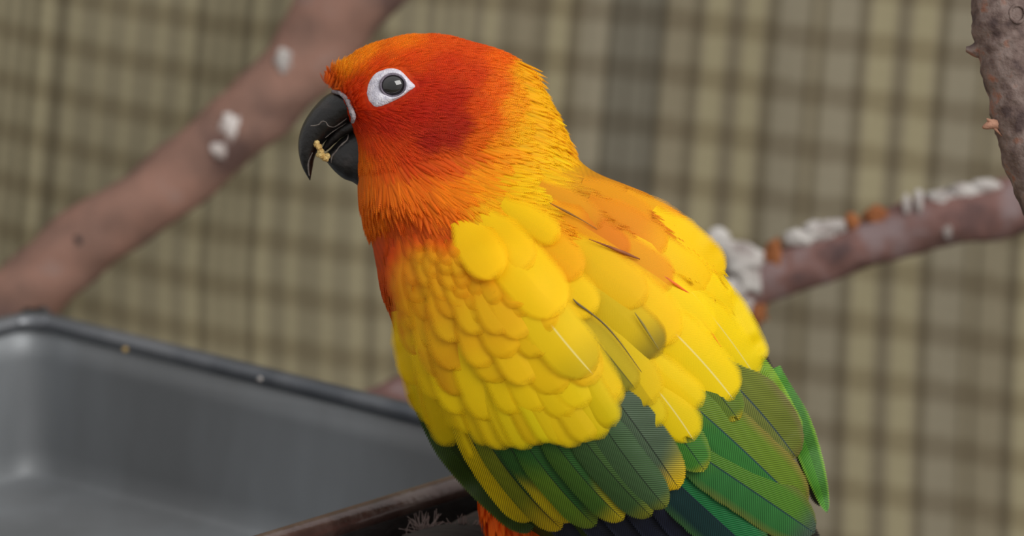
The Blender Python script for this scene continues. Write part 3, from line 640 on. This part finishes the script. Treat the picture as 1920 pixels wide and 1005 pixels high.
# yellow coverts of the near wing, row by row from the wing tip upwards
def covert_row(tips, L, W, hi, dx0, name='covert_feather', lo=-7, **kw):
    for (tx, ty) in tips:
        s = np.clip((tx-760)/340., 0, 1); ux = .18+.42*s; uy = 1.0; n_ = math.hypot(ux, uy); l = L*random.uniform(.92, 1.08)
        big(name, tx-ux/n_*l, ty-uy/n_*l, tx, ty, W*random.uniform(.92, 1.1), bend=random.uniform(2, 9), lo=lo, hi=hi+random.uniform(-2.5, 2.5), roll=random.uniform(-4, 3), camber=4, jit=.03, base=.7, pw=2.4, **kw)
def row(pts, L, W, hi, step, jx=7, jy=9, **kw):
    """coverts hang side by side along a line, each a little out of step with its neighbour"""
    S = spline(np.array(pts, float), 200); seg = np.r_[0, np.cumsum(np.hypot(*np.diff(S, axis=0).T))]; n = max(2, int(seg[-1]/step))
    tips = [(np.interp(q, seg, S[:, 0])+random.uniform(-jx, jx), np.interp(q, seg, S[:, 1])+random.uniform(-jy, jy)) for q in np.linspace(0, seg[-1], n)]
    covert_row(tips, L, W, hi, 0, **kw)
covert_row([(800, 775), (818, 797), (834, 815), (850, 838), (872, 806), (893, 814), (921, 836), (951, 843), (975, 838), (996, 842), (1018, 834), (1040, 829), (1064, 832), (1088, 836), (1112, 826), (1134, 822), (1154, 800)], 165, 66, 8, 0, col=(236, 202, 4))
big('covert_feather', 850, 760, 888, 862, 26, bend=4, lo=4, hi=11, col=(236, 200, 4))
row([(800, 728), (808, 745), (873, 776), (960, 782), (1036, 774), (1120, 768), (1156, 762)], 150, 84, 7, 41, jx=10, jy=10, col=(246, 208, 3))
row([(804, 676), (806, 700), (862, 730), (942, 726), (1022, 730), (1110, 715)], 140, 86, 6.5, 43, jx=11, jy=12)
row([(800, 620), (806, 652), (856, 684), (935, 680), (1060, 668)], 130, 82, 6, 42, jx=11, jy=12)
row([(790, 590), (806, 616), (848, 640), (922, 636), (1040, 622)], 115, 74, 6, 38, jx=10, jy=11)
row([(770, 584), (800, 596), (860, 604), (980, 598)], 95, 64, 5, 33, jx=8, jy=9)
row([(760, 564), (790, 574), (860, 580), (970, 575)], 80, 54, 4.5, 28, jx=7, jy=8)
row([(758, 542), (785, 553), (850, 558), (930, 556)], 68, 46, 4, 24, jx=6, jy=7)
row([(760, 522), (785, 532), (840, 538), (905, 536)], 58, 42, 4, 21, jx=6, jy=6)
row([(766, 504), (790, 512), (840, 518), (895, 516)], 50, 38, 3.5, 19, jx=5, jy=6, lo=-5)
row([(778, 487), (800, 494), (840, 498), (885, 498)], 42, 34, 3.5, 17, jx=5, jy=5, lo=-4)
row([(794, 474), (815, 477), (845, 479), (875, 480)], 34, 30, 3, 14, jx=4, jy=4, lo=-4)
big('covert_feather', 748, 640, 757, 668, 14, zadd=14, lo=6, hi=16, col=(58, 78, 20), mat=M_green, label='tiny dark green feather tuft at the wing edge')

# yellow scapulars and right wing coverts, lowest first
SCP = [
 (1085, 660, 1165, 758, 56, 0, dict(col=(238, 204, 6))),
 (1120, 640, 1172, 740, 60, 0, dict(col=(112, 104, 46))),
 (1185, 690, 1240, 800, 60, 0, dict(col=(232, 200, 10))),
 (1205, 700, 1302, 828, 84, -8, dict(col=(250, 218, 6), shaft=(255, 240, 150), split=.35)),
 (1175, 650, 1318, 762, 66, -8, dict(col=(252, 216, 2))),
 (1125, 585, 1228, 758, 96, 8, dict(col=(238, 204, 8), left=((214, 184, 14), .1))),
 (985, 545, 1112, 702, 112, 6, dict(col=(244, 206, 4), tip=(214, 184, 12), shaft=(250, 236, 150))),
 (1080, 590, 1192, 730, 74, 0, dict(col=(206, 178, 20), left=((150, 138, 32), .3), shaft=(86, 84, 44))),
 (1100, 520, 1242, 664, 92, 6, dict(col=(222, 190, 8), tip=(140, 122, 26), tipfrom=.62)),
 (1345, 520, 1430, 680, 48, -10, dict(col=(255, 222, 4))),
 (1290, 540, 1418, 708, 72, -8, dict(col=(255, 222, 2), tip=(240, 214, 10), shaft=(240, 226, 120))),
 (1205, 570, 1376, 750, 100, -14, dict(col=(255, 220, 2), shaft=(255, 240, 150))),
 (1120, 500, 1270, 640, 110, -6, dict(col=(252, 214, 2))),
 (1200, 520, 1335, 640, 96, -8, dict(col=(255, 220, 2))),
 (1250, 475, 1366, 606, 88, -4, dict(col=(255, 220, 2))),
 (930, 440, 1055, 588, 116, 8, dict(col=(255, 208, 0))),
 (1010, 480, 1118, 590, 84, 4, dict(col=(250, 206, 2))),
 (1060, 450, 1210, 570, 92, -4, dict(col=(246, 196, 4))),
 (865, 410, 938, 520, 92, 6, dict(col=(255, 208, 0))),
 (900, 400, 1000, 500, 84, 4, dict(col=(255, 208, 0))),
 (985, 420, 1090, 520, 84, 0, dict(col=(252, 188, 2))),
 (1100, 440, 1260, 540, 92, -6, dict(col=(248, 188, 6), right=((240, 164, 12), .3))),
 (1180, 450, 1330, 545, 92, -10, dict(col=(255, 210, 2))),
 (1215, 405, 1354, 526, 100, -2, dict(col=(255, 208, 2))),
 (1030, 390, 1180, 480, 72, -6, dict(col=(246, 166, 10), right=((228, 134, 18), .3))),
 (1100, 380, 1250, 470, 76, -8, dict(col=(236, 150, 14), tip=(244, 176, 6))),
 (1170, 370, 1310, 470, 70, -12, dict(col=(246, 172, 8))),
 (1010, 350, 1130, 425, 60, -4, dict(col=(232, 158, 22), tip=(226, 144, 20))),
 (1090, 345, 1220, 415, 64, -6, dict(col=(236, 160, 12))),
 (940, 380, 1050, 450, 64, 0, dict(col=(255, 204, 0))),
]
for i, (a, b_, c, d, wd_, bd, kw) in enumerate(SCP):
    big('scapular_feather', a, b_, c, d, wd_, bend=bd, lo=-4+i*.25, hi=8+i*.45, roll=2.0, camber=5, base=.6, pw=2.3, **kw)
# dark streaks: loose quills lying between the scapulars
def quill(pts, r, col_, label=None):
    pts = [(x, y, float(depth(x, y))+z*.62, rr*.55) for (x, y, z, rr) in pts]
    v, f = tube(pts, 24, 8, .05, 3, squash=.4)
    m = noise_mat('quill_tint', [(0.3, col_), (0.7, tuple(min(255, int(q*1.25)) for q in col_))], 300, rough=.6, bump=.1)
    o = mesh_np('quill', v, f, m, bird)
    if label: o['label'] = label
quill([(1074, 560, 22, 1), (1084, 570, 24, 4), (1105, 585, 25, 3), (1135, 610, 25, 3), (1165, 645, 26, 2), (1203, 698, 26, 1)], 1, (84, 70, 36), 'dark quill across the yellow back')
quill([(1190, 586, 27, 1), (1204, 606, 29, 4), (1222, 634, 29, 3), (1236, 656, 28, 1)], 1, (112, 98, 34))
quill([(1104, 448, 30, 1), (1140, 462, 34, 4), (1170, 474, 35, 6), (1200, 486, 34, 2)], 1, (120, 62, 18), 'brown streak on the orange back')
quill([(1236, 512, 28, 1), (1262, 530, 32, 5), (1292, 550, 32, 2)], 1, (196, 92, 12))
quill([(1308, 592, 22, 1), (1325, 612, 25, 4), (1352, 650, 25, 1)], 1, (236, 110, 8))
quill([(1030, 380, 26, 1), (1060, 396, 30, 4), (1090, 412, 30, 2), (1120, 430, 28, 1)], 1, (128, 84, 22))

# ------------------------------------------------------------------ face
def face_z(x, y): return float(depth(x, y))
def eye():
    # bare skin patch: outline grown inwards to the eyelid
    c = np.array(EYEC, float); rings = [1.06, .98, .86, .72, .58, .50]; lifts = [-4, 3, 6.0, 8.5, 10.5, 8]
    out = np.array(EYEPOLY, float); n = len(out)
    dense = spline(np.vstack([out, out[:1]]), 61)[:-1]
    V = []
    for q, (k, lf) in enumerate(zip(rings, lifts)):
        for j, p in enumerate(dense):
            ang = math.atan2(p[1]-c[1], p[0]-c[0])
            ir = np.array([24.5*math.cos(ang), 22*math.sin(ang)])
            s = (k-.50)/.56
            pos = c+ir*(1-s)+(p-c)*s
            V.append((pos[0], pos[1], face_z(*pos)+lf+(rng.uniform(-1, 1) if 0 < q < 5 else 0)))
    m = len(dense)
    F = [(i*m+j, i*m+(j+1) % m, (i+1)*m+(j+1) % m, (i+1)*m+j) for i in range(len(rings)-1) for j in range(m)]
    er = mesh_np('eye_ring', V, F, M_skin, bird); er['label'] = 'bare white skin patch around the eye'
    # eyelid line
    z = face_z(*c)
    pts = [(c[0]+23.5*math.cos(a), c[1]+21*math.sin(a), z+8, 2.3) for a in np.linspace(0, 2*math.pi, 20)]
    v, f = tube(pts, 60, 8, .05, 1, caps=False); mesh_np('eyelid', v, f, noise_mat('grey_eyelid', [(.3, (92, 84, 96)), (.7, (128, 118, 132))], 900, bump=.3), bird)
    V = []; nv, nu = 20, 32
    for i in range(nv+1):
        a = math.pi/2*i/nv
        for j in range(nu):
            b_ = 2*math.pi*j/nu; V.append((c[0]+23*math.cos(b_)*math.cos(a), c[1]+20.5*math.sin(b_)*math.cos(a), z+2+15*math.sin(a)))
    F = [(i*nu+j, i*nu+(j+1) % nu, (i+1)*nu+(j+1) % nu, (i+1)*nu+j) for i in range(nv) for j in range(nu)]
    e = mesh_np('eye', V, F, M_eye, bird)
    V = []
    for i in range(7):
        for j in range(nu):
            r = 9.5*(1-i/6); b_ = 2*math.pi*j/nu; x = r*math.cos(b_); y = r*math.sin(b_)*.95
            V.append((c[0]+x-1, c[1]+y, z+2+15*math.sqrt(max(0, 1-(x/23)**2-(y/20.5)**2))+.5))
    F = [(i*nu+j, i*nu+(j+1) % nu, (i+1)*nu+(j+1) % nu, (i+1)*nu+j) for i in range(6) for j in range(nu)]
    pu = mesh_np('pupil', V, F, M_pupil, bird); pu.parent = e; pu.location = -e.location
    # far side eye so the head holds up from the other side
    V2 = []
    for i in range(nv+1):
        a = math.pi/2*i/nv
        for j in range(nu):
            b_ = 2*math.pi*j/nu; V2.append((c[0]+23*math.cos(b_)*math.cos(a), c[1]+20.5*math.sin(b_)*math.cos(a), -(z+2+15*math.sin(a))))
    F2 = [(i*nu+j, i*nu+(j+1) % nu, (i+1)*nu+(j+1) % nu, (i+1)*nu+j) for i in range(nv) for j in range(nu)]
    mesh_np('eye', V2, F2, M_eye, bird)
eye()
# fringe of tiny feathers round the skin patch
pp = []; 
for a, b_ in zip(EYEPOLY, EYEPOLY[1:]+EYEPOLY[:1]):
    for s in np.linspace(0, 1, 14, endpoint=False):
        x = a[0]*(1-s)+b_[0]*s; y = a[1]*(1-s)+b_[1]*s; dx_, dy = x-EYEC[0], y-EYEC[1]; l = math.hypot(dx_, dy)
        f = flow(np.array([x]), np.array([y]))[0]
        if f[0]*dx_+f[1]*dy < -3: x -= f[0]*13; y -= f[1]*13      # upstream edge: root outside
        else: x += dx_/l*2; y += dy/l*2
        pp.append((x+rng.normal(0, 1.5), y+rng.normal(0, 1.5)))
pp = np.array(pp); z = depth(pp[:, 0], pp[:, 1]); NN = np.tile([0., 0., 1.], (len(pp), 1))
small_feathers('eye_fringe_plumage', np.stack([pp[:, 0], pp[:, 1], z+1], 1), NN, 14, 5, 31, lift=.25, droop=.2, dirjit=.3)

def beak_part(name, A, B, half, n=44, nr=28, power=1.0, cz=0):
    """loft between an outer edge A and an inner edge B; half = half thickness along the way"""
    SA = spline(np.array(A, float), n); SB = spline(np.array(B, float), n); Hh = np.interp(np.linspace(0, 1, n), np.linspace(0, 1, len(half)), half)
    V = []
    for i in range(n):
        c = (SA[i]+SB[i])/2; a = (SA[i]-SB[i])/2
        for j in range(nr):
            th = 2*math.pi*j/nr; cc = math.cos(th); ss = math.sin(th)
            w_ = Hh[i]*(math.copysign(abs(ss)**.8, ss))
            V.append((c[0]+a[0]*cc, c[1]+a[1]*cc, cz+w_))
    F = [(i*nr+j, i*nr+(j+1) % nr, (i+1)*nr+(j+1) % nr, (i+1)*nr+j) for i in range(n-1) for j in range(nr)]
    F.append(tuple(range(nr))[::-1]); F.append(tuple(range((n-1)*nr, n*nr)))
    return mesh_np(name, V, F, M_beak, bird)
CZ = 18
ub = beak_part('upper_beak', [(656, 168), (640, 170), (625, 172), (606, 183), (584, 207), (568, 233), (560, 260), (560, 287), (567, 314), (580.5, 338)],
          [(678, 228), (670, 226), (660, 228), (642, 241), (628, 250), (613, 262), (598, 279), (590, 296), (586, 316), (582, 338)], [66, 64, 60, 54, 47, 39, 31, 23, 13, 1.5], cz=CZ)
lb = beak_part('lower_beak', [(674, 350), (668, 346), (660, 341), (644, 335), (627, 321), (612, 303), (604, 292)],
          [(676, 232), (670, 236), (662, 242), (644, 254), (630, 268), (618, 281), (608, 289)], [50, 49, 46, 42, 35, 26, 12], cz=CZ)
def surf_tube(pts, off, name, mat, parent, seed, rough=.35, nr=7):
    """thin line on the beak: depth found by casting onto it"""
    dg = bpy.context.evaluated_depsgraph_get(); out = []
    for (x, y, r, z0) in pts: out.append((x, y, z0+off, r))
    v, f = tube(out, 40, nr, rough, seed, squash=.5); o = mesh_np(name, v, f, mat, bird); o.parent = parent
    o.location = -parent.location
    return o
bvb = BVHTree.FromPolygons([tuple(v.co) for v in ub.data.vertices], [tuple(p.vertices) for p in ub.data.polygons])
bvl = BVHTree.FromPolygons([tuple(v.co) for v in lb.data.vertices], [tuple(p.vertices) for p in lb.data.polygons])
def bz(tree, x, y):
    o = P1(x, y, 1500)-bird.location; t = P1(x, y, -500)-bird.location; d = (t-o).normalized(); h = tree.ray_cast(o, d)
    if h[0] is None: return None
    return (DIST-((h[0]+bird.location-CAM).dot(FW)))/PX
def on(tree, pts, off, name, parent, seed, mat=M_flake, rough=.4):
    out = []
    S = spline(np.array(pts, float), 24)
    for x, y, r in S:
        z = bz(tree, x, y)
        if z is not None: out.append((x, y, r, z))
    if len(out) > 4: surf_tube(out, off, name, mat, parent, seed, rough)
on(bvb, [(582, 236, .8), (596, 234, 1.2), (604, 228, 1.3), (611, 229, 1), (616, 236, 1.3), (626, 238, 1.1), (636, 232, 1.5), (650, 222, 1.2)], .2, 'flaking_line', ub, 1)
on(bvb, [(610, 258, .8), (622, 248, 1.2), (634, 240, 1.3), (650, 230, 1.2)], .2, 'flaking_line', ub, 2)
on(bvl, [(621, 306, .8), (622, 295, 1.8), (630, 284, 1.6), (636, 276, 1.6), (645, 268, 1.8), (652, 260, 1.5), (654, 248, 1)], .2, 'flaking_line', lb, 3)
on(bvb, [(580, 330, 1), (578, 316, 1.6), (579, 302, 1.6), (586, 286, 1)], 0, 'hook_edge', ub, 4, rough=.1)
# dark gape between the two halves
v, f = tube([(672, 230, 48, 10), (652, 239, 44, 10), (636, 251, 36, 9), (620, 265, 26, 8), (608, 280, 20, 5)], 24, 10, .1, 4, squash=1.2)
mesh_np('gape', v, f, noise_mat('mouth_dark', [(.3, (12, 9, 9)), (.7, (30, 22, 20))], 400, rough=.5, bump=.3), bird)
# cere: pale swollen strip where the feathers start
v, f = tube([(624, 171, 50, 3), (638, 175, 74, 4), (650, 187, 92, 4.5), (658, 203, 102, 5), (662, 219, 106, 5), (661, 230, 100, 3)], 30, 10, .25, 14)
mesh_np('cere', v, f, noise_mat('cere_skin', [(.3, (90, 80, 82)), (.7, (158, 148, 152))], 500, bump=.8, rough=.8), bird)
# feathers lapping over the beak base
pp = []
for k in range(110):
    s = rng.rand()*.3; pts = spline(np.array([(606, 152), (622, 166), (648, 172), (668, 200), (672, 232), (670, 270), (670, 310), (672, 348)], float), 60)
    q = pts[int(s*59)]; pp.append((q[0]+rng.uniform(0, 8), q[1]+rng.uniform(-5, 3), rng.uniform(10, 92) if q[1] > 175 else rng.uniform(-30, 70)))
pp = np.array(pp); 
def fl_face(x, y): return None
NN = np.tile([-.55, 0., .83], (len(pp), 1))
small_feathers('lore_plumage', pp, NN, 20, 6, 33, lift=.1, droop=.05, dirjit=.35, sink=2)

# crumb held in the beak: its own thing
crumb = []
for i, (x, y, r) in enumerate([(594, 268, 6), (598, 276, 6), (601, 284, 6.5), (604, 292, 7), (610, 296, 7), (597, 290, 5), (614, 292, 5), (592, 272, 4)]):
    crumb.append(blob((x, y, CZ+30+3*i % 5), r, 200+i, amp=.2))
v, f = merge(crumb); o = mesh_np('food_crumb', v, f, M_crumb); tag(o, "pale yellow food crumb held in the parrot's black beak", 'food')

# ------------------------------------------------------------------ perch, fibres, feet, board
rim_dir = -(u2)                                   # towards the right far corner
def W2P(p):
    z = (p-CAM).dot(FW); return (960+(p-CAM).dot(RT)/z*FPX, 502.5-(p-CAM).dot(UP)/z*FPX, (DIST-z)/PX)
LR = 0.0145
LR = 0.0150
LIFT = 0.0145                                     # the perch lies on a raised lip of the shelf
a0 = Bc-u1*(LR+0.0075); a0 = Vector((a0.x, a0.y, RZ-H+LIFT+LR))
l0 = a0+u2*0.19; l1 = a0-u2*0.03
print('perch at', [tuple(round(q) for q in W2P(a0+u2*k+Vector((0,0,LR)))) for k in (0, .03, .06, .09)])
pts = [(*W2P(l0+(l1-l0)*s), LR/PX*(1+.03*math.sin(9*s))) for s in np.linspace(0, 1, 12)]
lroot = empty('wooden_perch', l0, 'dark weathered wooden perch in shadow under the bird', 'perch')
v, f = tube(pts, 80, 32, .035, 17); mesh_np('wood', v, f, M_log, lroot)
axisdir = (l1-l0).normalized()
print('LOG z', a0.z, 'tray bottom', RZ-H, 'log depth', [round(q) for q in pts[5]])
def fibres(x, y, d, n, seed, label):
    r_ = np.random.RandomState(seed); parts = []
    for i in range(n):
        a = r_.uniform(-2.6, .4); L = r_.uniform(20, 52); cv = r_.uniform(-26, 26)
        x0 = x+r_.normal(0, 12); y0 = y+14+r_.normal(0, 4); p = []
        for s in np.linspace(0, 1, 6):
            p.append((x0+math.cos(a)*L*s-math.sin(a)*cv*s*s, y0+math.sin(a)*L*s+math.cos(a)*cv*s*s, d+r_.uniform(-2, 4)+8*s, 1.1-.6*s))
        parts.append(tube(p, 10, 4, 0, 1))
    v, f = merge(parts); o = mesh_np('frayed_fibre_tuft', v, f, M_fibre); tag(o, label, 'fibre', group='frayed fibre tufts on the perch', kind='stuff')
fibres(795, 990, -160, 90, 5, 'wispy grey frayed fibre tuft on the perch, left one')
fibres(868, 998, -150, 80, 6, 'wispy grey frayed fibre tuft on the perch, nearer the bird')
# feet on the perch
for (x, lx) in ((1000, 1000), (1090, 1085)):
    # point on the perch under x
    s = min(np.linspace(0, 1, 200), key=lambda s: abs(W2P(l0+(l1-l0)*s)[0]-x)); top = l0+(l1-l0)*s+Vector((0, 0, LR*1.0)); cx0, cy0, cd0 = W2P(top)
    parts = [tube([(lx, cy0-130, -60, 22), (lx, cy0-60, cd0*.7-20, 14), (cx0, cy0-6, cd0, 12)], 16, 12, .05, 1)]
    per = Vector((-axisdir.y, axisdir.x, 0))
    for k, sgn, off in ((0, 1, -.0035), (1, 1, .0035), (2, -1, -.003), (3, -1, .003)):
        pth = []
        for t in np.linspace(0, 1, 7):
            an = sgn*t*1.5; q = l0+(l1-l0)*s+axisdir*(off*(.3+t))+(per*math.sin(an)+Vector((0, 0, math.cos(an))))*(LR+.0012); pth.append((*W2P(q), 11-6*t))
        parts.append(tube(pth, 20, 10, .08, k))
    v, f = merge(parts); mesh_np('foot', v, f, M_leg, bird)

bc0 = (Bc+Ac+u2*LW)/2
ang = math.atan2((Ac-Bc).y, (Ac-Bc).x)
bd_c = (Bc+Ac)/2+u2*(LW/2)
stand = empty('feeder_shelf', (bd_c.x, bd_c.y, FLOOR_Z), 'plain wooden shelf on a post carrying tray and perch, below the frame', 'shelf')
box((bd_c.x, bd_c.y, RZ-H-0.0065), (LA+0.02, LW+0.03, 0.012), 'board', M_board, stand, rot=ang)
# narrow lip of the board that carries the perch
lc = (l0+l1)/2
box((lc.x, lc.y, RZ-H+LIFT-0.0066), (0.22, 0.026, 0.013), 'board', M_board, stand, rot=math.atan2((l1-l0).y, (l1-l0).x))
hz = RZ-H-0.0125-FLOOR_Z
box((bd_c.x, bd_c.y, FLOOR_Z+hz/2), (0.05, 0.05, hz), 'post', M_board, stand)
